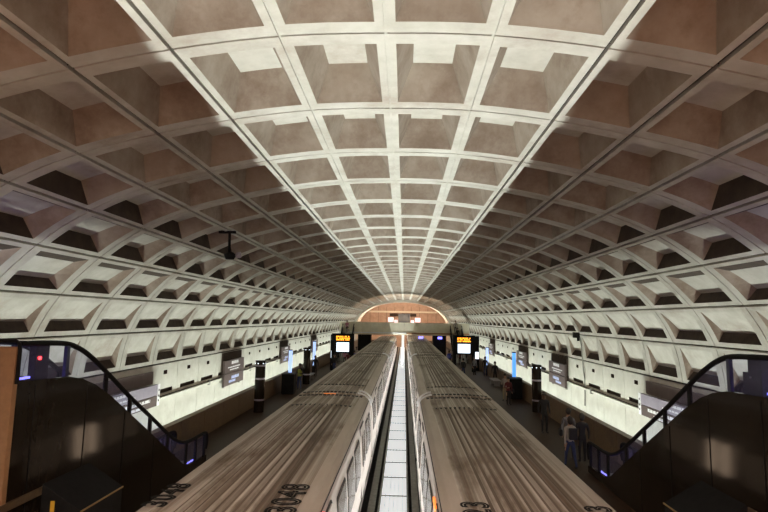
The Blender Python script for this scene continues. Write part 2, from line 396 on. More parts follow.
# ------------------------------------------------------------------ metro cars
CARL, GAP = 22.46, .40
def body_profile():
    # half cross-section of a car: x, z (z from platform level)
    return [(1.36, -.80), (1.47, -.62), (1.53, .0), (1.545, .65), (1.53, 1.25), (1.49, 1.72), (1.44, 2.0), (1.40, 2.10)]
def comb(n, x0, st):
    """one crenellated strip: teeth stand above the roof skin, the web stays below it"""
    up = []
    for i in range(n):
        a, b = x0+i*st, x0+i*st+.10
        zt = lambda x: 2.322-.05*abs(x)**1.6
        up += [(a, 2.17), (a, zt(a)), (b, zt(b)), (b, 2.17)]
    return up+[(x0+n*st, 2.14), (x0, 2.14)]
def make_car(lit):
    root = empty('metro_car')
    H = body_profile(); m = MB().m('alu')
    prof = [(-x, z) for x, z in H]+[(x, z) for x, z in H[::-1]]
    m.prism(prof, 0, CARL); m.build('body', None, root)
    # roof: smooth borders and raised ribs
    r = MB().m('roof'); pr = []
    rb = [(-1.42, 2.10), (-1.40, 2.15), (-1.30, 2.215)]
    n = 15; x0, x1 = -1.10, 1.10; w = (x1-x0)/n
    rb.append((x0, 2.25))
    for i in range(n):
        a = x0+i*w; c = (a+w/2)/1.1; base = 2.25+.045*(1-c*c); rh = .042 if abs(c) < .62 else .018
        rb += [(a+w*.18, base), (a+w*.34, base+rh), (a+w*.66, base+rh), (a+w*.82, base)]
    rb += [(x1, 2.25), (1.30, 2.215), (1.40, 2.15), (1.42, 2.10)]
    y0, y1 = (0, CARL)
    seg = [(0, 2.5, False), (2.5, CARL-2.5, True), (CARL-2.5, CARL, False)]
    i0 = len(r.v)
    for (a, b, ribbed) in seg:
        pl = rb if ribbed else [p for p in rb if True and not (p[1] > 2.2 and abs(p[0]) < 1.09)]
        if not ribbed:
            k = [q for q, p in enumerate(pl) if p[0] > 0][0]
            pl = pl[:k]+[(-.75, 2.272), (-.4, 2.285), (0, 2.292), (.4, 2.285), (.75, 2.272)]+pl[k:]
        for p, q in zip(pl, pl[1:]):
            r.m('roof_edge' if abs((p[0]+q[0])/2) > 1.1 else 'roof_valley' if ribbed and abs(p[0]+q[0]) < 1.36 and abs(p[1]-q[1]) < .012 and (p[1]+q[1])/2 < 2.25+.045*(1-((p[0]+q[0])/2.2)**2)+.02 else 'roof')
            r.quad((p[0], a, p[1]), (q[0], a, q[1]), (q[0], b, q[1]), (p[0], b, p[1]))
        for yy in (a, b):
            i = len(r.v); r.v += [(p[0], yy, p[1]) for p in pl]; r.m('roof').face(range(i, i+len(pl)))
    r.build('roof', None, root)
    gm = MB().m('rubber')
    for s in (-1, 1): gm.box(min(s*1.40, s*1.43), max(s*1.40, s*1.43), .05, CARL-.05, 2.085, 2.11)
    gm.build('roof_gutter', None, root)
    # dashed vent slots across each roof end
    for yy in (2.5, CARL-2.5):
        v = MB().m('rubber').prism(comb(13, -1.05, .163), yy-.09, yy+.09)
        v.build('roof_vent_row', None, root)
    for yy in (.22, CARL-.22):
        v = MB().m('rubber').prism(comb(16, -1.2, .152), yy-.10, yy+.10)
        v.build('roof_vent_row', None, root)
    # end faces, gangway, corner pipe
    for yy, d in ((0, -1), (CARL, 1)):
        e = MB().m('black').box(-.55, .55, min(yy, yy+d*.16), max(yy, yy+d*.16), -.75, 2.0)
        e.build('gangway', None, root)
    # windows and doors on both sides
    def side_x(z, s, off=0):
        for (xa, za), (xb, zb) in zip(H, H[1:]):
            if za <= z <= zb: return s*(xa+(xb-xa)*(z-za)/(zb-za)+off)
        return s*1.5
    def patch(s, ya, yb, za, zb, off, rr=.10, nz=4):
        """rounded rectangle standing slightly proud of the curved side; returns outline"""
        pts = []
        for cy, cz, a0 in ((yb-rr, zb-rr, 0), (ya+rr, zb-rr, 90), (ya+rr, za+rr, 180), (yb-rr, za+rr, 270)):
            for q in range(4):
                t = R(a0+q*30); pts.append((cy+rr*math.cos(t), cz+rr*math.sin(t)))
        return [(side_x(z, s, off), y, z) for y, z in pts]
    def add_patch(mb, s, ya, yb, za, zb, off, th=.02, rr=.1):
        o1 = patch(s, ya, yb, za, zb, off, rr); o0 = patch(s, ya, yb, za, zb, off-th, rr); i = len(mb.v); n_ = len(o1)
        c = (side_x((za+zb)/2, s, off), (ya+yb)/2, (za+zb)/2)
        mb.v += o1+o0+[c]
        for q in range(n_):
            mb.face((i+q, i+(q+1) % n_, i+2*n_)); mb.face((i+q, i+(q+1) % n_, i+n_+(q+1) % n_, i+n_+q))
    doors = [3.9, 11.23, 18.56]
    for s in (-1, 1):
        for dc in doors:
            fr = MB().m('rubber'); add_patch(fr, s, dc-.70, dc+.70, -.02, 1.98, .012, rr=.12); fo = fr.build('door_frame', None, root)
            for q in (-1, 1):
                a, b = sorted((dc+q*.02, dc+q*.64))
                lf = MB().m('alu'); add_patch(lf, s, a, b, .02, 1.92, .028, rr=.06); lo_ = lf.build('door_leaf', None, fo)
                wn = MB().m('door_lit' if s == lit else 'window'); add_patch(wn, s, a+.12, b-.12, .85, 1.72, .040, rr=.07)
                wn.build('door_window', None, fo)
        spans = [(.75, 1.55), (1.75, 2.75), (5.1, 6.5), (6.85, 8.25), (8.6, 10.0), (12.45, 13.85), (14.2, 15.6), (15.95, 17.35), (19.75, 20.75), (20.95, 21.75)]
        for a, b in spans:
            fr = MB().m('rubber'); add_patch(fr, s, a-.06, b+.06, .78, 1.80, .010, rr=.14); fo = fr.build('window_frame', None, root)
            wn = MB().m('window_lit' if s == lit else 'window'); add_patch(wn, s, a, b, .84, 1.74, .022, rr=.11); wn.build('window_pane', None, fo)
        st = MB().m('steel')
        st.box(min(s*1.50, s*1.56), max(s*1.50, s*1.56), .1, CARL-.1, -.09, -.05); st.build('sill_strip', None, root)
    ug = MB().m('black').box(-1.2, 1.2, .8, CARL-.8, -1.25, -.82); ug.build('underframe', None, root)
    for yy in (2.3, 4.5, CARL-4.5, CARL-2.3):
        for s in (-1, 1):
            w_ = MB().m('black'); w_.tube([(s*.66, yy, -1.10), (s*.80, yy, -1.10)], .33, 20); w_.build('wheel', None, root)
    return root
protos = {'L': make_car(-1), 'R': make_car(1)}
XL, XR = -2.43, 2.35
Y1 = 20.55
def add_pipe(root, s, y):
    p = MB().m('white'); pts = []
    for a in range(0, 100, 10):
        t = R(a); pts.append((s*(1.0+.52*math.sin(t)), y-.25*math.sin(t), 1.95+.40*math.cos(t)))
    p.tube(pts, .035, 8).build('corner_pipe', None, root, smooth=True)
desc = {('L', 0): 'nearest silver metro car of the left train, numbered 3048 on its roof',
        ('L', 1): 'second nearest car of the left train, beyond the orange marker lamp',
        ('L', 2): 'third car of the left train with ribbed grey roof', ('L', 3): 'farthest car of the left train, its rounded end under the footbridge',
        ('R', 0): 'nearest silver metro car of the right train with dark stained roof',
        ('R', 1): 'second nearest car of the right train with ribbed grey roof', ('R', 2): 'third car of the right train from the front of the picture',
        ('R', 3): 'fourth car of the right train, just before the footbridge', ('R', 4): 'last car of the right train, beyond the footbridge'}
cars = {}
for tname, x, n in (('L', XL, 4), ('R', XR, 5)):
    for i in range(n):
        c = protos[tname] if i == 0 else copy_tree(protos[tname])
        c.location = (x, Y1-CARL-GAP/2+i*(CARL+GAP), 0)
        tag(c, desc[(tname, i)], 'train car', 'cars of the %s train' % ('left' if tname == 'L' else 'right')); cars[(tname, i)] = c
for (t, i), c in cars.items():
    s = 1 if t == 'L' else -1
    if i < 3: add_pipe(c, s, CARL+.02)
    if i > 0: add_pipe(c, s, .25)
# coupler pieces belong to the car behind
lamp = MB().m('lit_orange').box(-.35, .1, -.12, -.02, 2.2, 2.27); lo = lamp.build('marker_lamp', None, cars[('L', 1)]); lo['label'] = 'orange marker lamp'
# number painted on roofs
def roof_text(txt, car_, x, y, size, rz, label):
    cu = bpy.data.curves.new('txt', 'FONT'); cu.body = txt; cu.size = size; cu.align_x = 'CENTER'; cu.align_y = 'CENTER'
    cu.fill_mode = 'NONE'; cu.bevel_depth = .020; cu.space_character = 1.12; cu.resolution_u = 6; cu.bevel_resolution = 1
    o = bpy.data.objects.new('t', cu); C.objects.link(o); bpy.context.view_layer.update()
    dg = bpy.context.evaluated_depsgraph_get(); me = bpy.data.meshes.new_from_object(o.evaluated_get(dg)); bpy.data.objects.remove(o)
    me.transform(Matrix.Diagonal((1, 1, .25, 1)))
    me.materials.clear(); me.materials.append(M['black'])
    n = link('roof_number', me, car_); n.location = (x, y, 2.300 if abs(x) < .95 else 2.285); n.rotation_euler = (0, 0, rz); n['label'] = label
    return n
yo = cars[('L', 0)].location.y
roof_text('3048', cars[('L', 0)], .92, 8.78-yo, .64, R(90), 'black painted car number 3048')
roof_text('3048', cars[('L', 0)], -1.08, 8.80-yo, .52, R(90), 'black painted car number 3048')
roof_text('3023', cars[('R', 0)], -.90, 8.22-yo, .60, R(90), 'black painted car number')
roof_text('3023', cars[('R', 0)], 1.02, 8.30-yo, .55, R(90), 'black painted car number')
# red tail lamp on the near car side, small orange label on the right car
MB().m('lit_red').box(1.43, 1.47, 8.62-yo, 8.86-yo, 1.99, 2.07).build('side_lamp', None, cars[('L', 0)])['label'] = 'red side lamp'
MB().m('lit_orange').box(-1.50, -1.46, 9.6-yo, 10.2-yo, 1.86, 1.93).build('side_lamp', None, cars[('R', 0)])['label'] = 'amber side lamp'

# ------------------------------------------------------------------ escalators
def smooth_path(pts, n=5):
    out = []
    for i in range(len(pts)-1):
        p0 = pts[max(i-1, 0)]; p1 = pts[i]; p2 = pts[i+1]; p3 = pts[min(i+2, len(pts)-1)]
        for q in range(n):
            f = q/n; out.append(tuple(.5*((2*b)+(-a+c)*f+(2*a-5*b+4*c-d)*f*f+(-a+3*b-3*c+d)*f**3) for a, b, c, d in zip(p0, p1, p2, p3)))
    out.append(pts[-1]); return out
RAIL = smooth_path([(8.6, 4.62), (9.8, 4.60), (10.75, 4.56), (11.25, 4.46), (11.80, 4.22), (12.6, 3.74), (13.68, 3.06), (15.0, 2.28), (16.3, 1.50), (16.9, 1.21), (17.4, 1.07), (17.95, 1.02), (18.7, 1.02), (19.2, 1.0), (19.36, .88), (19.38, .6), (19.30, .42)])
CLAD = [(6.6, 3.95), (9.98, 3.90), (11.0, 3.86), (11.5, 3.76), (12.0, 3.58), (12.7, 3.22), (15.0, 1.83), (17.3, .42), (17.8, .28), (19.3, .22), (19.3, 0), (6.6, 0)]
def interp(path, y):
    for a, b in zip(path, path[1:]):
        if a[0] <= y <= b[0]: return a[1]+(b[1]-a[1])*(y-a[0])/(b[0]-a[0]+1e-9)
    return path[-1][1]
def make_escalator(s):
    nm = 'left' if s < 0 else 'right'
    root = empty('escalator', (s*7.4, 6.6, 0), 0, 'dark bronze escalator coming down to the %s platform' % nm, 'escalator')
    dx = -s*7.4
    def B(): return MB()
    Y0 = 9.52 if s < 0 else 6.6
    clad = [(Y0 if y == 6.6 else y, z) for y, z in CLAD]
    rail = [q for q in RAIL if q[0] >= Y0]
    for xi, part in ((6.8, 'inner'), (7.95, 'outer')):
        x = s*xi+dx
        c = B().m('darkbronze'); c.prism([(y-6.6, z) for y, z in clad], x-.05, x+.05, 'x')
        co = c.build('side_cladding', None, root)
        if part == 'inner':
            for yy in (8.3, 10.0, 11.7, 13.4, 15.1):
                if yy < Y0: continue
                zz = interp(CLAD[:10], yy)-.08; B().m('black').box(min(x-s*.05, x-s*.062), max(x-s*.05, x-s*.062), yy-6.606, yy-6.594, .02, zz).build('panel_seam', None, co)
        h = B().m('black'); h.tube([(x, y-6.6, z) for y, z in rail], .055, 10); h.build('handrail', None, root, smooth=True)
        g = B().m('glass'); ys = [q for q in [8.6+i*.2 for i in range(53)] if q >= Y0]
        for a, b in zip(ys, ys[1:]):
            za, zb = interp(CLAD[:10], a), interp(CLAD[:10], b); ta, tb = interp(RAIL, a)-.04, interp(RAIL, b)-.04
            g.quad((x, a-6.6, za), (x, b-6.6, zb), (x, b-6.6, tb), (x, a-6.6, ta))
        g.build('balustrade_glass', None, root)
        for yy in (10.95, 12.5, 13.7, 14.9, 16.1, 17.55, 18.35, 19.15):
            z0, z1 = interp(CLAD[:10], yy)-.03, interp(RAIL, yy)
            p = B().m('navy' if yy < 12 else 'black').box(x-.035, x+.035, yy-6.65, yy-6.55, z0, z1); p.build('post', None, root)
        if part == 'inner':
            lt = B().m('lit_violet'); xx = x+s*.07
            lt.box(min(xx, xx+s*.03), max(xx, xx+s*.03), Y0-6.5, 3.4, 3.93, 3.97)
            lt.box(min(xx, xx+s*.03), max(xx, xx+s*.03), 10.9, 11.9, .24, .28)
            lt.build('edge_light', None, root)
    # steps
    st = B().m('steel'); y = 11.2; z = 3.6
    xa, xb = sorted((s*6.9+dx, s*7.85+dx))
    st.box(xa, xb, Y0-6.6, 11.2-6.6, 3.35, 3.6)
    k = 0
    while z > .12:
        st.box(xa, xb, y-6.6, y+.38-6.6, z-.45 if z > .45 else 0.01, z); y += .35; z -= .2; k += 1
    st.box(xa, xb, y-6.6, 19.0-6.6, .01, .06)
    st.build('step_band', None, root)
    # newel post with signal lamp
    x = s*6.93+dx
    p = B().m('black').box(x-.07, x+.07, 10.1-6.6, 10.48-6.6, 3.7, 4.56); po = p.build('newel_post', None, root)
    if s < 0:
        l = B().m('lit_red'); l.tube([(x-s*.07, 10.19-6.6, 4.30), (x-s*.10, 10.19-6.6, 4.30)], .034, 14)
        l.build('signal_lamp', None, po)['label'] = 'red glowing lamp'
    else:
        l = B().m('steel'); l.tube([(x-s*.07, 10.40-6.6, 4.20), (x-s*.09, 10.40-6.6, 4.20)], .02, 14); l.build('lock', None, po)
        q = B().m('black').box(x-.06, x+.06, 10.48-6.6, 10.66-6.6, 3.7, 4.28); q.build('control_box', None, po)
    return root
make_escalator(-1); make_escalator(1)

# mezzanine deck pieces at both sides, tan end panel with rail on the left
for s, nm in ((-1, 'left'), (1, 'right')):
    a, b = sorted((s*8.05, s*8.9))
    d = MB().m('bronze_granite').box(a, b, 3.0, 9.4, 3.25, 3.58)
    tag(d.build('floor_mezzanine_'+nm), kind='structure')
    a, b = sorted((s*6.70, s*6.74))
    d = MB().m('bronze_granite').box(a, b, 6.6, 10.5, 1.68, 1.82)
    tag(d.build('trim_ledge_'+nm), kind='structure')
pn = empty('parapet_panel', (-7.55, 9.42, 0), 0, 'tan stone end panel with black rail at the left edge of the view', 'panel')
MB().m('tan').box(-1.0, .83, -.06, .06, 1.72, 4.56).build('panel', None, pn, bevel=.01)
MB().m('black').tube([(-1.0, 0, 4.64), (.78, 0, 4.66), (.84, 0, 4.62), (.86, 0, 4.5), (.86, 0, 3.9)], .035, 8).build('rail', None, pn, smooth=True)

# black cabinets with slanting tops below the mezzanine
for s, nm in ((-1, 'left'), (1, 'right')):
    c = empty('equipment_cabinet', (s*5.65, 10.1, 0), 0, 'black cabinet with a sloping top beside the near car of the %s train' % nm, 'cabinet')
    pr = [(s*.42, 0), (s*.42, 2.18), (-s*.30, 1.75), (-s*.30, 0)]
    MB().m('black').prism(pr, -.65, .75).build('body', None, c, bevel=.01)
    MB().m('gold').box(min(-s*.30, -s*.32), max(-s*.30, -s*.32), -.65, .75, 1.72, 1.745).build('edge_trim', None, c)
    MB().m('yellow').box(s*.20-.035, s*.20+.035, -.665, -.65, 1.72, 1.9).build('label', None, c)['label'] = 'yellow label'

# ------------------------------------------------------------------ platform furniture
def pylon(x, y, h, r, label, bands=(.62, 1.75, 2.45)):
    p = empty('platform_pylon', (x, y, 0), 0, label, 'pylon', 'dark round platform pylons')
    MB().m('darkbronze').cyl(0, 0, 0, h, r, 28).build('shaft', None, p, smooth=True)
    MB().m('black').cyl(0, 0, h, h+.04, r*1.05, 28).build('cap', None, p, smooth=True)
    for z in bands:
        if z < h: MB().m('signgrey').cyl(0, 0, z, z+.09, r*1.015, 28).build('band', None, p, smooth=True)
    for a in range(6):
        t = a*R(60)+.3; MB().m('lit_white').box(.02, .05, -.03, .03, h-.13, h-.08).build('lamp', None, p).matrix_local = Matrix.Translation((0, 0, 0)) @ Matrix.Rotation(t, 4, 'Z') @ Matrix.Translation((r-.035, 0, 0))
pylon(-7.59, 29.15, 2.72, .27, 'nearest dark round pylon on the left platform with pale bands')
pylon(-7.3, 41.6, 2.75, .27, 'dark round pylon on the left platform behind the worker in a yellow vest', (.7,))
pylon(7.98, 31.3, 2.62, .27, 'dark round pylon on the right platform under the brown station sign', (.62, 1.75))
def call_column(x, y, h, col, label, group='lit columns'):
    p = empty('lit_column', (x, y, 0), 0, label, 'lit column', group)
    MB().m(col).box(-.10, .10, -.10, .10, .9, h-.06).build('light_tube', None, p)
    MB().m('black').box(-.12, .12, -.12, .12, 0, .9).build('base', None, p)
    MB().m('black').box(-.12, .12, -.12, .12, h-.06, h).build('cap', None, p)
call_column(-7.62, 37.0, 2.9, 'lit_paleblue', 'pale blue lit column behind the black bin on the left platform')
call_column(-7.74, 47.5, 3.05, 'lit_paleblue', 'pale blue lit column farther down the left platform')
call_column(7.92, 37.3, 3.02, 'lit_blue', 'bright blue lit column behind the black bin on the right platform')
call_column(8.3, 51.6, 2.6, 'lit_paleblue', 'pale blue lit column farther down the right platform')
def bin_(x, y, label):
    p = empty('platform_bin', (x, y, 0), 0, label, 'bin', 'black platform bins')
    MB().m('black').box(-.42, .42, -.42, .42, .05, 1.3).build('body', None, p, bevel=.03)
    MB().m('black').box(-.38, .38, -.38, .38, 0, .05).build('plinth', None, p)
    MB().m('rubber').box(-.44, .44, -.44, .44, 1.3, 1.37).build('lid', None, p, bevel=.02)
bin_(-7.5, 36.2, 'large black bin in front of the pale blue lit column'); bin_(7.78, 36.5, 'large black bin in front of the bright blue lit column')
# benches
def bench(x, y, label):
    p = empty('platform_bench', (x, y, 0), 0, label, 'bench', 'stone benches')
    MB().m('granite').box(-.3, .3, -1.1, 1.1, .38, .46).build('seat', None, p, bevel=.02)
    for yy in (-.8, .8): MB().m('granite').box(-.22, .22, yy-.12, yy+.12, 0, .38).build('leg', None, p)
bench(-7.6, 44.5, 'low grey bench between the pylon and the far pale blue column on the left platform'); bench(7.7, 43.6, 'low grey bench on the right platform beyond the bright blue column')

# arrival display boards
def display(x, y, s, label):
    p = empty('arrival_display', (x, y, 0), 0, label, 'display board', 'arrival displays')
    for q in (-1, 1): MB().m('black').box(q*.95-.16, q*.95+.16, -.18, .18, 0, 3.5).build('post', None, p)
    MB().m('black').box(-1.1, 1.1, -.14, .14, 3.5, 3.62).build('top_beam', None, p)
    hs = MB().m('black').box(-.79, .79, -.1, .1, 1.7, 3.5).build('housing', None, p)
    t = MB().m('screen').box(-.72, .72, -.12, -.1, 2.88, 3.42).build('led_panel', None, hs)
    for row, zz in enumerate((3.28, 3.12, 2.96)):
        led = MB().m('amber'); xx = -.66
        while xx < .60:
            w = random.choice((.08, .1, .14)); led.box(xx, xx+w, -.135, -.122, zz, zz+.10); xx += w+.035
            if random.random() < .16: xx += .1
        led.build('led_text', None, hs)
    MB().m('lit_white').box(-.62, .62, -.12, -.1, 1.85, 2.75).build('map_panel', None, hs)['label'] = 'white backlit map panel'
display(-5.75, 52.5, -1, 'arrival board with amber lettering on the left platform')
display(6.35, 54.0, 1, 'arrival board with amber lettering on the right platform')
for x, y, l in ((-6.75, 53.0, 'tall square black pylon left of the left arrival board'), (7.8, 55.5, 'tall square black pylon right of the right arrival board')):
    o = empty('map_pylon', (x, y, 0), 0, l, 'pylon')
    MB().m('black').box(-.26, .26, -.26, .26, 0, 3.5).build('shaft', None, o, bevel=.02)
    MB().m('lit_white').box(-.2, .2, -.275, -.26, 1.2, 1.9).build('poster', None, o)

# wall signs
def sign(s, y0, y1, z0, z1, label, wide=False):
    yc = (y0+y1)/2; L_ = (y1-y0)/2; x = s*9.49
    p = empty('station_sign', (x, yc, z0), 0, label, 'sign', 'station signs on the vault wall')
    H_ = z1-z0
    def face(mt, a, b, za, zb, t0, t1):
        u, v = sorted((-s*t0, -s*t1)); return MB().m(mt).box(u, v, a, b, za, zb)
    def lines(z, a, b, h, mt='white'):
        m = MB().m(mt); y = a; u, v = sorted((-s*.102, -s*.104)); m.box(u, v, a, b, z, z+h*.3)
        while y < b:
            w = random.uniform(.10, .3); u, v = sorted((-s*.105, -s*.115)); m.box(u, v, y, min(y+w, b), z, z+h); y += w+.07
        return m
    if not wide:
        for nm, za, zb in (('name_panel', H_*.50, H_), ('line_panel', 0, H_*.47)):
            f = face('signbrown', -L_, L_, za, zb, 0, .1).build(nm, None, p)
            if nm == 'name_panel':
                lines(za+(zb-za)*.66, -L_*.35, L_*.35, .16).build('lettering', None, f); lines(za+(zb-za)*.38, -L_*.7, L_*.55, .06).build('lettering', None, f); lines(za+(zb-za)*.18, -L_*.5, L_*.4, .06).build('lettering', None, f)
            else:
                lines(za+(zb-za)*.5, -L_*.3, L_*.45, .16, 'bluewhite').build('lettering', None, f); lines(za+(zb-za)*.22, -L_*.55, L_*.1, .12, 'bluewhite').build('lettering', None, f)
        # dark covered recess above and behind
        b = face('void', -L_*.95, L_*.95, H_*.3, H_+.42, -.12, -.04).build('backing_box', None, p)
        for q in (-1, 1): face('steel', q*L_*.8-.03, q*L_*.8+.03, -.1, H_*.9, -.12, 0).build('bracket', None, p)
    else:
        f = face('signgrey', -L_, L_, H_*.5, H_, 0, .1).build('route_panel', None, p)
        lines(H_*.82, -L_*.9, -L_*.1, .09).build('lettering', None, f); lines(H_*.62, -L_*.9, L_*.2, .06).build('lettering', None, f)
        f2 = face('signbrown', -L_, L_, 0, H_*.47, 0, .1).build('route_panel', None, p)
        lines(H_*.27, -L_*.85, L_*.7, .11).build('lettering', None, f2); lines(H_*.06, -L_*.85, L_*.5, .09).build('lettering', None, f2)
        for q in (-1, 1):
            e = face('white', q*L_-.1, q*L_+.1, 0, H_, -.01, .11).build('end_cap', None, p)
            u, v = sorted((-s*.112, -s*.12))
            for zz in (.2, .42, .68): MB().m('black').box(u, v, q*L_-.03, q*L_+.03, H_*zz, H_*zz+.07).build('route_dot', None, e)
        face('signbrown', -L_*.95, L_*.9, H_+.02, H_+.50, -.13, -.05).build('backing_box', None, p)
sign(-1, 28.6, 32.0, 1.35, 2.72, 'brown two tier station sign on the left wall, just behind the nearest pylon')
sign(-1, 42.0, 45.0, 1.5, 2.75, 'middle brown station sign on the left wall')
sign(-1, 56.0, 59.5, 1.5, 2.75, 'farthest brown station sign on the left wall')
sign(1, 30.6, 33.9, 1.45, 2.75, 'brown two tier station sign on the right wall, just behind the round pylon')
sign(1, 40.2, 43.4, 1.7, 2.8, 'middle brown station sign on the right wall, above the bright blue column')
sign(1, 54.6, 57.6, 1.6, 2.75, 'farthest brown station sign on the right wall')
sign(-1, 16.3, 20.9, 1.62, 2.45, 'wide grey route sign with white ends on the left wall behind the escalator', True)
sign(1, 16.6, 21.1, 1.70, 2.50, 'wide grey route sign with white ends on the right wall behind the escalator', True)

# conduit with brackets along each wall
for s, nm in ((-1, 'left'), (1, 'right')):
    c = empty('wall_conduit', (s*9.58, 0, 1.78), 0, 'thin grey conduit along the whole %s wall' % nm, 'conduit')
    MB().m('wall').box(-.045, .045, YB, YE, -.04, .05).build('pipe', None, c)
    br = MB().m('cover')
    y = 5.2
    while y < YE: br.box(-.09, .05, y, y+.12, -.1, .16); y += 7.2
    br.build('bracket', None, c)
# drop cable on the right wall
MB().m('cover').tube([P(1, 7.9, 27.8, -.03), P(1, 8.2, 27.85, -.04), P(1, 8.6, 28.0, -.04), P(1, 9.2, 28.1, -.04), P(1, 9.7, 27.9, -.04), P(1, 10.5, 28.0, -.04)], .03, 8).build('drop_cable')
tag(bpy.data.objects['drop_cable'], 'thin grey cable hanging down the right wall beside the brown sign', 'cable')
cb = empty('wall_camera', P(1, 7.98, 27.7, -.12), 0, 'small dark camera at the top of the cable on the right wall', 'camera')
MB().m('black').box(-.25, .05, -.12, .12, -.14, .14).build('housing', None, cb, bevel=.02); MB().m('black').cyl(.0, 0, -.3, -.14, .07, 12).build('dome', None, cb)
# hanging camera under the left vault
hx, hy, hz = P(-1, 4.0, 16.7, 0)
hc = empty('ceiling_camera', (hx, hy, hz), 0, 'small dark camera hanging from the left side of the vault', 'camera')
MB().m('black').box(-.35, .2, -.05, .05, -.10, -.02).build('mount_plate', None, hc)
MB().m('black').tube([(0, 0, -.05), (.02, 0, -.75)], .045, 8).build('stem', None, hc)
dm = MB().m('black'); dm.tube([(.05, 0, -.72), (.05, 0, -.80), (.05, 0, -.95)], [.10, .2, .13], 14); dm.build('housing', None, hc, smooth=True)
dm = MB().m('signgrey'); dm.tube([(.25, 0, -.78), (.33, 0, -.80), (.40, 0, -.88)], [.06, .12, .05], 12); dm.build('lens_dome', None, hc, smooth=True)

# ------------------------------------------------------------------ far end: footbridge, escalators, end wall
br = MB().m('bridge')
for a in range(-6, 6):
    br.box(a*1.45-.0+.01+1.0-.7, (a+1)*1.45-.01+1.0-.7, 71.0, 71.3, 3.3, 4.66)
br.m('white').box(-8.4, .6, 70.9, 71.4, 3.18, 3.34)
br.m('tan').box(.6, 9.0, 70.9, 71.4, 3.18, 3.34)
br.m('bridge').box(-8.4, 9.0, 71.3, 75.0, 3.0, 3.3)
tag(br.build('mezzanine_bridge'), kind='structure')
pl = empty('bridge_column', (.15, 72.5, -1.6), 0, 'slender white column holding the footbridge between the trains', 'column')
MB().m('white').box(-.18, .18, -.3, .3, .72, 4.6).build('shaft', None, pl)
ec = MB()
def far_shell():
    m = MB().m('far_tan'); ts = [i*.5 for i in range(23)]
    # face ring between vault end and cross passage
    for s in (1, -1):
        for a, b in zip(ts, ts[1:]):
            m.m('wall').quad(P(s, a, YE, 0), P(s, b, YE, 0), P(s, b, YE, .9), P(s, a, YE, .9))
            m.m('wall').quad(P(s, a, YE, 0), P(s, b, YE, 0), P(s, b, YE, -.45), P(s, a, YE, -.45))
            m.m('wall').quad(P(s, a, YE, -.45), P(s, b, YE, -.45), P(s, b, YE+1.2, -.45), P(s, a, YE+1.2, -.45))
            m.m('wall').quad(P(s, a, YE+1.2, -.45), P(s, b, YE+1.2, -.45), P(s, b, YE+1.2, 0), P(s, a, YE+1.2, 0))
            m.m('far_tan').quad(P(s, a, YE+1.2, 0), P(s, b, YE+1.2, 0), P(s, b, YE+1.2, .5), P(s, a, YE+1.2, .5))
            m.quad(P(s, a, YE+1.2, .5), P(s, b, YE+1.2, .5), P(s, b, YE+26, .5), P(s, a, YE+26, .5))
    # ribs of the cross vault
    for yy in (4.5, 8.5, 13):
        for s in (1, -1):
            for a, b in zip(ts[4:], ts[5:]):
                for d0, d1, y0, y1 in ((.0, .0, yy, yy+.9), (0, .5, yy, yy), (0, .5, yy+.9, yy+.9)):
                    m.m('wall').quad(P(s, a, YE+y0, d0), P(s, b, YE+y0, d0), P(s, b, YE+y1, d1), P(s, a, YE+y1, d1))
    tag(m.build('ceiling_far_passage'), kind='structure')
far_shell()
fw = MB().m('far_tan').box(-11, 11, YE+26, YE+26.4, -1.6, 10)
fw.m('bridge').box(-11, 11, YE+25.2, YE+26, 6.6, 7.0)
fw.m('ledge').box(-3.2, 3.2, YE+25.6, YE+26, 5.7, 6.4)
for x in range(-8, 9, 2): fw.m('groove').box(x-.03, x+.03, YE+25.97, YE+26.0, 4, 8)
tag(fw.build('wall_end'), kind='structure')
sb = empty('far_portal_screen', (.3, YE+6, 3.3), 0, 'dark square board between pinkish lit panels above the footbridge', 'screen')
MB().m('screen').box(-1.2, 1.2, -.15, .15, .5, 2.9).build('board', None, sb)
for q in (-1, 1):
    MB().m('lit_pinkish').box(min(q*1.35, q*2.0), max(q*1.35, q*2.0), -.1, .1, .3, 1.6).build('lit_panel', None, sb)
    MB().m('lit_pinkish').box(min(q*2.2, q*3.3), max(q*2.2, q*3.3), -.1, .1, 1.2, 2.1).build('lit_panel', None, sb)
# far escalators rising from the platforms to the footbridge
for s, nm in ((-1, 'left'), (1, 'right')):
    e = empty('far_escalator', (s*7.2, 64, 0), 0, 'dark escalator at the far end of the %s platform' % nm, 'escalator')
    for x in (-.75, .75):
        MB().m('darkbronze').prism([(0, 0), (0, .5), (1.2, .6), (7.2, 4.1), (8, 4.2), (8, 3.3), (7, 3.1), (1.6, 0)], x-.06, x+.06, 'x').build('balustrade', None, e)
        MB().m('rubber').tube([(x, 0, .9), (x, 1.2, .98), (x, 7.2, 4.45), (x, 8.2, 4.55)], .06, 8).build('handrail', None, e)
    MB().m('steel').prism([(.5, 0), (1.3, .25), (7, 3.3), (8, 3.3), (8, 3.0), (1.8, 0)], -.68, .68, 'x').build('step_band', None, e)
    k = MB().m('black').box(s*5.2-.9, s*5.2+.9, 73.5, 75.5, 0, 3.0).build('station_kiosk'); tag(k, 'dark kiosk under the footbridge on the %s platform' % nm, 'kiosk')
for x, l in ((2.6, 'small violet lit sign under the right half of the footbridge'), (5.2, 'violet lit sign near the right far escalator')):
    o = MB().m('lit_violet').box(x-.3, x+.3, 72.8, 72.9, 2.5, 2.8).build('violet_sign'); tag(o, l, 'sign')

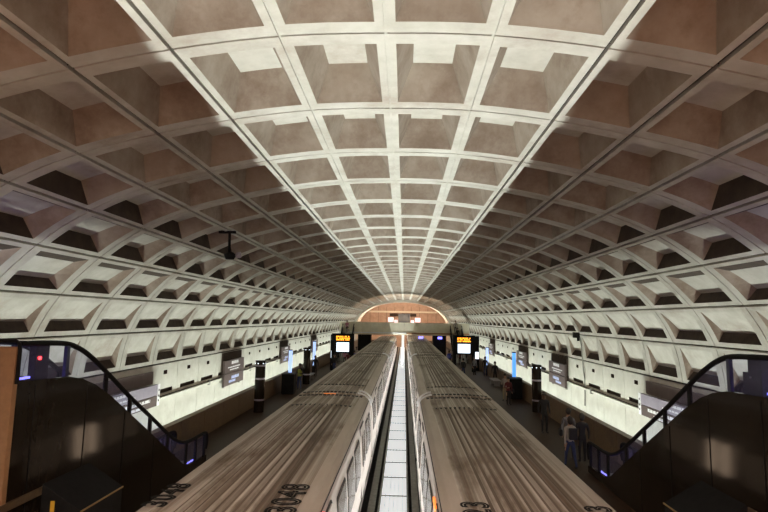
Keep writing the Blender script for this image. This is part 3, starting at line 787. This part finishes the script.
# ------------------------------------------------------------------ people
def loft_person(name, loc, rz, h, top, legs, skin, label, pose='stand', hair='hair', bag=None, jacket=None, group=None):
    """continuous skinned figure; faces coloured by where they lie"""
    k = h/1.75
    st = dict(stand=(.02, .04), walk=(.22, -.20), lean=(.02, .04))[pose]
    V = {}; Rr = {}
    def a(n_, p, r): V[n_] = Vector(p)*k; Rr[n_] = r*k if not isinstance(r, tuple) else (r[0]*k, r[1]*k)
    a('pel', (0, 0, .93), (.155, .12)); a('waist', (0, 0, 1.06), (.135, .10)); a('chest', (0, .01, 1.26), (.17, .12)); a('upch', (0, 0, 1.40), (.145, .10))
    a('neck', (0, .005, 1.50), .055); a('jaw', (0, .03, 1.575), .07); a('head', (0, .015, 1.655), .092); a('crown', (0, .005, 1.71), .075)
    edges = [('pel', 'waist'), ('waist', 'chest'), ('chest', 'upch'), ('upch', 'neck'), ('neck', 'jaw'), ('jaw', 'head'), ('head', 'crown')]
    for s, sg in (('l', -1), ('r', 1)):
        f = st[0] if s == 'l' else st[1]
        a('hip'+s, (sg*.095, 0, .86), .095); a('knee'+s, (sg*.10, f*.55+.02, .49), .062); a('ank'+s, (sg*.10, f-.02, .09), .042)
        a('heel'+s, (sg*.10, f-.03, .045), .045); a('toe'+s, (sg*.115, f+.15, .035), .035)
        edges += [('pel', 'hip'+s), ('hip'+s, 'knee'+s), ('knee'+s, 'ank'+s), ('ank'+s, 'heel'+s), ('heel'+s, 'toe'+s)]
        fa = -f
        a('sh'+s, (sg*.185, 0, 1.405), .068); a('elb'+s, (sg*.245, fa*.3-.03, 1.12), .047)
        if pose == 'lean' or (bag and s == 'r'): a('wr'+s, (sg*.20, .19, 1.10), .034); hd = Vector((sg*.16, .27, 1.14))
        else: a('wr'+s, (sg*.255, fa*.6+.04, .88), .033); hd = Vector((sg*.255, fa*.7+.06, .80))
        a('palm'+s, tuple(hd), (.040, .022)); 
        edges += [('upch', 'sh'+s), ('sh'+s, 'elb'+s), ('elb'+s, 'wr'+s), ('wr'+s, 'palm'+s)]
        dr = (hd-V['wr'+s]/k).normalized()
        for q, (off, ln) in enumerate(((-.027, .075), (-.009, .085), (.009, .08), (.027, .062))):
            a('f%d%s' % (q, s), tuple(hd+dr*ln*.6+Vector((0, off, 0)) + Vector((0, 0, .0))), .010)
            a('g%d%s' % (q, s), tuple(hd+dr*ln+Vector((-sg*.012, off, 0))), .008); edges += [('palm'+s, 'f%d%s' % (q, s)), ('f%d%s' % (q, s), 'g%d%s' % (q, s))]
        a('th'+s, tuple(hd+Vector((-sg*.02, .045, .01))), .011); edges.append(('palm'+s, 'th'+s))
    names = list(V); me = bpy.data.meshes.new('b'); me.from_pydata([V[n_] for n_ in names], [(names.index(p), names.index(q)) for p, q in edges], [])
    o = bpy.data.objects.new('b', me); C.objects.link(o)
    md = o.modifiers.new('Skin', 'SKIN'); md.use_smooth_shade = True; md.branch_smoothing = .4
    for i, n_ in enumerate(names):
        sv = me.skin_vertices[0].data[i]; r = Rr[n_]; sv.radius = r if isinstance(r, tuple) else (r, r); sv.use_root = (n_ == 'pel')
    sb_ = o.modifiers.new('Sub', 'SUBSURF'); sb_.levels = 1; sb_.render_levels = 1
    bpy.context.view_layer.update(); dg = bpy.context.evaluated_depsgraph_get()
    m2 = bpy.data.meshes.new_from_object(o.evaluated_get(dg)); bpy.data.objects.remove(o)
    m2.materials.clear()
    for mt in (skin, top, legs, 'rubber'): m2.materials.append(M[mt])
    for pgn in m2.polygons:
        c = pgn.center/k; r2 = math.hypot(c.x, c.y)
        if c.z > 1.485: i = 0
        elif abs(c.x) > .15 and c.z < .86 and c.z > .6: i = 0
        elif (pose == 'lean' or bag) and c.y > .21 and c.z > 1.0: i = 0
        elif c.z > .93 or (abs(c.x) > .20 and c.z > .6): i = 1
        elif c.z > .09: i = 2
        else: i = 3
        pgn.material_index = i; pgn.use_smooth = True
    root = empty(name, loc, rz, label, 'person', group)
    link('body', m2, root)
    # hair cap
    hb = bmesh.new(); bmesh.ops.create_uvsphere(hb, u_segments=16, v_segments=10, radius=1)
    for v in list(hb.verts):
        if v.co.z < -.15 and v.co.y > .1: v.co.z = -.15+(v.co.z+.15)*.1
    bmesh.ops.scale(hb, vec=(.105*k, .115*k, (.13 if hair != 'long' else .16)*k), verts=hb.verts)
    bmesh.ops.translate(hb, vec=(0, -.012*k, (1.69 if hair != 'long' else 1.665)*k), verts=hb.verts)
    hm = bpy.data.meshes.new('hair'); hb.to_mesh(hm); hb.free(); hm.materials.append(M['hair'])
    for p_ in hm.polygons: p_.use_smooth = True
    link('hair', hm, root)
    # facial features: eyes, nose
    fc = MB().m(skin)
    fc.tube([(0, .09*k, 1.66*k), (0, .125*k, 1.625*k), (0, .10*k, 1.61*k)], [.008*k, .014*k, .010*k], 6)
    fc.m('hair')
    for q in (-1, 1): fc.tube([(q*.033*k, .088*k, 1.655*k), (q*.033*k, .105*k, 1.655*k)], .010*k, 6)
    fc.tube([(-.025*k, .098*k, 1.585*k), (0, .108*k, 1.583*k), (.025*k, .098*k, 1.585*k)], .005*k, 6)
    fc.m(skin)
    for q in (-1, 1): fc.tube([(q*.090*k, .0, 1.63*k), (q*.105*k, -.005, 1.66*k), (q*.095*k, .0, 1.68*k)], .012*k, 6)
    fc.build('face', None, root, smooth=True)
    if bag == 'backpack':
        b = MB().m('charcoal').box(-.15*k, .15*k, -.27*k, -.12*k, 1.02*k, 1.42*k).build('backpack', None, root, bevel=.04)
    if bag == 'shoulder':
        b = MB().m('charcoal').box(-.36*k, -.24*k, -.16*k, .16*k, .78*k, 1.02*k).build('shoulder_bag', None, root, bevel=.03)
        MB().m('charcoal').tube([(-.30*k, -.1*k, 1.0*k), (-.2*k, -.09*k, 1.45*k), (-.2*k, .07*k, 1.45*k), (-.30*k, .1*k, 1.0*k)], .012, 6).build('strap', None, root)
    if jacket:
        b = MB().m(jacket); b.tube([(0, 0, .92*k), (0, 0, 1.1*k), (0, .005, 1.28*k), (0, 0, 1.42*k)], [.185*k, .175*k, .20*k, .15*k], 16, True, .74)
        b.build('vest', None, root, smooth=True)
    return root
PI = math.pi
loft_person('person', (6.30, 19.75, 0), R(12), 1.74, 'creamtop', 'denim', 'skin', 'person in pale top with dark backpack walking beside the right train near the escalator', 'walk', 'long', 'backpack')
loft_person('person', (6.72, 21.3, 0), R(-8), 1.78, 'greyjacket', 'charcoal', 'skin', 'person in grey top with shoulder bag just beyond the pale topped walker', 'walk', 'hair', 'shoulder')
loft_person('person', (7.0, 20.6, 0), R(5), 1.72, 'charcoal', 'charcoal', 'skin_dark', 'person in black with dark hair between the backpack wearer and the right parapet', 'stand', 'long')
loft_person('person', (6.9, 25.6, 0), R(185), 1.82, 'charcoal', 'charcoal', 'skin_dark', 'person all in black standing below the right round pylon', 'stand')
loft_person('person', (6.8, 33.6, 0), R(200), 1.66, 'maroon', 'charcoal', 'skin', 'person in maroon top beside the right train before the bins', 'stand', 'hair', 'shoulder')
loft_person('person', (6.9, 35.2, 0), R(150), 1.70, 'creamtop', 'khaki', 'skin', 'person in cream top between the right train and the black bin', 'lean')
loft_person('person', (7.9, 44.9, 0), R(180), 1.72, 'charcoal', 'charcoal', 'skin_dark', 'dark clothed person by the right parapet beyond the blue column', 'stand')
loft_person('person', (7.9, 50.2, 0), R(180), 1.75, 'charcoal', 'denim', 'skin_dark', 'dark clothed person near the far pale blue column on the right platform', 'stand')
loft_person('person', (-7.2, 38.4, 0), R(160), 1.80, 'charcoal', 'denim', 'skin_dark', 'worker in a yellow vest on the left platform', 'lean', 'hair', None, 'hivis')
loft_person('person', (-7.5, 46.8, 0), R(180), 1.78, 'charcoal', 'charcoal', 'skin_dark', 'person in black below the far pale blue column on the left platform', 'stand')
crowd = [(-6.3, 50.6, 'charcoal', 'denim', 'person in dark top in front of the left arrival board'), (-5.4, 54.3, 'maroon', 'charcoal', 'person in maroon beyond the left arrival board'),
         (-5.0, 57.0, 'blueshirt', 'denim', 'person in blue shirt near the left train past the arrival board'), (-6.2, 58.5, 'pinkcoat', 'charcoal', 'person in pink coat on the far left platform'),
         (-7.1, 60.0, 'charcoal', 'charcoal', 'person in black near the far left escalator'), (-5.2, 61.5, 'creamtop', 'khaki', 'person in cream top on the far left platform'),
         (5.5, 56.5, 'charcoal', 'charcoal', 'person in black behind the right arrival board'), (7.0, 51.0, 'greyjacket', 'charcoal', 'person in grey jacket in front of the right arrival board'),
         (5.4, 60.0, 'blueshirt', 'denim', 'person in blue shirt on the far right platform'), (6.7, 61.0, 'maroon', 'charcoal', 'person in maroon near the far right escalator'),
         (5.6, 48.0, 'charcoal', 'denim', 'person in charcoal top beside the right train before the arrival board')]
for i, (x, y, t, l, lb) in enumerate(crowd):
    loft_person('person', (x, y, 0), R(random.choice((0, 180, 170, 20, 200))), random.uniform(1.62, 1.82), t, l, random.choice(('skin', 'skin_dark')), lb, random.choice(('stand', 'walk')))
for x, y, z, t, lb in ((-7.0, 68.2, 2.3, 'creamtop', 'person in cream riding the far left escalator'), (-7.3, 70.2, 3.1, 'pinkcoat', 'person in pink riding high on the far left escalator'),
                    (7.2, 68.8, 2.4, 'charcoal', 'person in black riding the far right escalator'), (7.1, 70.6, 3.3, 'creamtop', 'person in cream high on the far right escalator')):
    loft_person('person', (x, y, z), R(180), 1.7, t, 'charcoal', 'skin', lb, 'stand')

# ------------------------------------------------------------------ lights
def area(name, loc, size, power, color, rot=(0, 0, 0), spread=180):
    l = bpy.data.lights.new(name, 'AREA'); l.shape = 'RECTANGLE'; l.size, l.size_y = size; l.energy = power; l.color = color; l.spread = R(spread)
    o = bpy.data.objects.new(name, l); C.objects.link(o); o.location = loc; o.rotation_euler = rot; return o
n = 9; seg = (YE-YB)/n
for i in range(n):
    yc = YB+seg*(i+.5)
    # uplighting hidden behind each parapet
    for s in (-1, 1): area('trough_light', (s*8.72, yc, .40), (.16, seg), 135, (.93, 1.0, .90), (0, R(180)+s*R(7), 0), 78); area('trough_light', (s*8.72, yc, .38), (.16, seg), 120, (.93, 1.0, .90), (0, R(180)+s*R(35), 0), 150)
    # narrow uplight between the trains
    area('track_uplight', (-.05, yc, -1.0), (.08, seg), 545, (.94, 1.0, .94), (R(180), 0, 0), 95)
# warm lamps of the mezzanine the camera stands on
for x in (-4.5, 4.5): area('mezzanine_lamp', (x, .5, 4.2), (2.5, 2), 95, (1, .50, .33), (R(180-25), 0, 0))
for x in (-2.4, 2.4): area('mezzanine_lamp', (x, -1.5, 7.6), (1.2, 1.2), 260, (1, .70, .60), (R(42), 0, 0), 110)
# warm lamps over the far passage
for x in (-5, 0, 5): area('far_light', (x, YE+8, 3.6), (3, 3), 1000, (1, .78, .60), (R(180), 0, 0))
for x in (-5, 5): area('far_light', (x, YE+16, 3.6), (3, 3), 700, (1, .76, .58), (R(180+20), 0, 0))
area('far_light', (0, YE+9, 7.2), (8, 1), 1500, (1, .78, .60), (R(70), 0, 0))

for s in (-1, 1):
    area('glass_edge_light', (s*7.3, 9.9, 3.72), (.3, 1.2), 12, (.25, .2, 1), (R(180), 0, 0)); area('glass_edge_light', (s*7.3, 18.0, .12), (.5, 1.6), 9, (.25, .2, 1), (R(180), 0, 0))
area('far_light', (0, 77, 5.2), (10, .6), 450, (1, .82, .62), (R(104), 0, 0), 120)  # added light that brightens the far arch, no fixture stands there
w = bpy.data.worlds.new('World'); sc.world = w; w.use_nodes = True
w.node_tree.nodes['Background'].inputs[0].default_value = (.9, .85, .8, 1); w.node_tree.nodes['Background'].inputs[1].default_value = .0

# ------------------------------------------------------------------ camera
psi, p, r_ = R(2.30), R(6.77), R(1.0)
c, s_ = math.cos, math.sin
fwd = Vector((-s_(psi)*c(p), c(psi)*c(p), s_(p))); rt = Vector((c(psi), s_(psi), 0)); up = rt.cross(fwd)
rt2 = rt*c(r_)+up*s_(r_); up2 = -rt*s_(r_)+up*c(r_)
cam = bpy.data.cameras.new('Camera'); co = bpy.data.objects.new('Camera', cam); C.objects.link(co); sc.camera = co
cam.sensor_width = 36; cam.sensor_fit = 'HORIZONTAL'; cam.lens = 524.83/768*36; cam.clip_start = .05; cam.clip_end = 400
mw = Matrix.Identity(4)
for i in range(3): mw[i][0] = rt2[i]; mw[i][1] = up2[i]; mw[i][2] = -fwd[i]
mw[0][3], mw[1][3], mw[2][3] = .28, 0, 5.19
co.matrix_world = mw
vs = sc.view_settings; sc.display_settings.display_device = 'sRGB'
vs.view_transform = 'Standard'; vs.look = 'None'; vs.gamma = 1; vs.use_curve_mapping = False; vs.exposure = 0
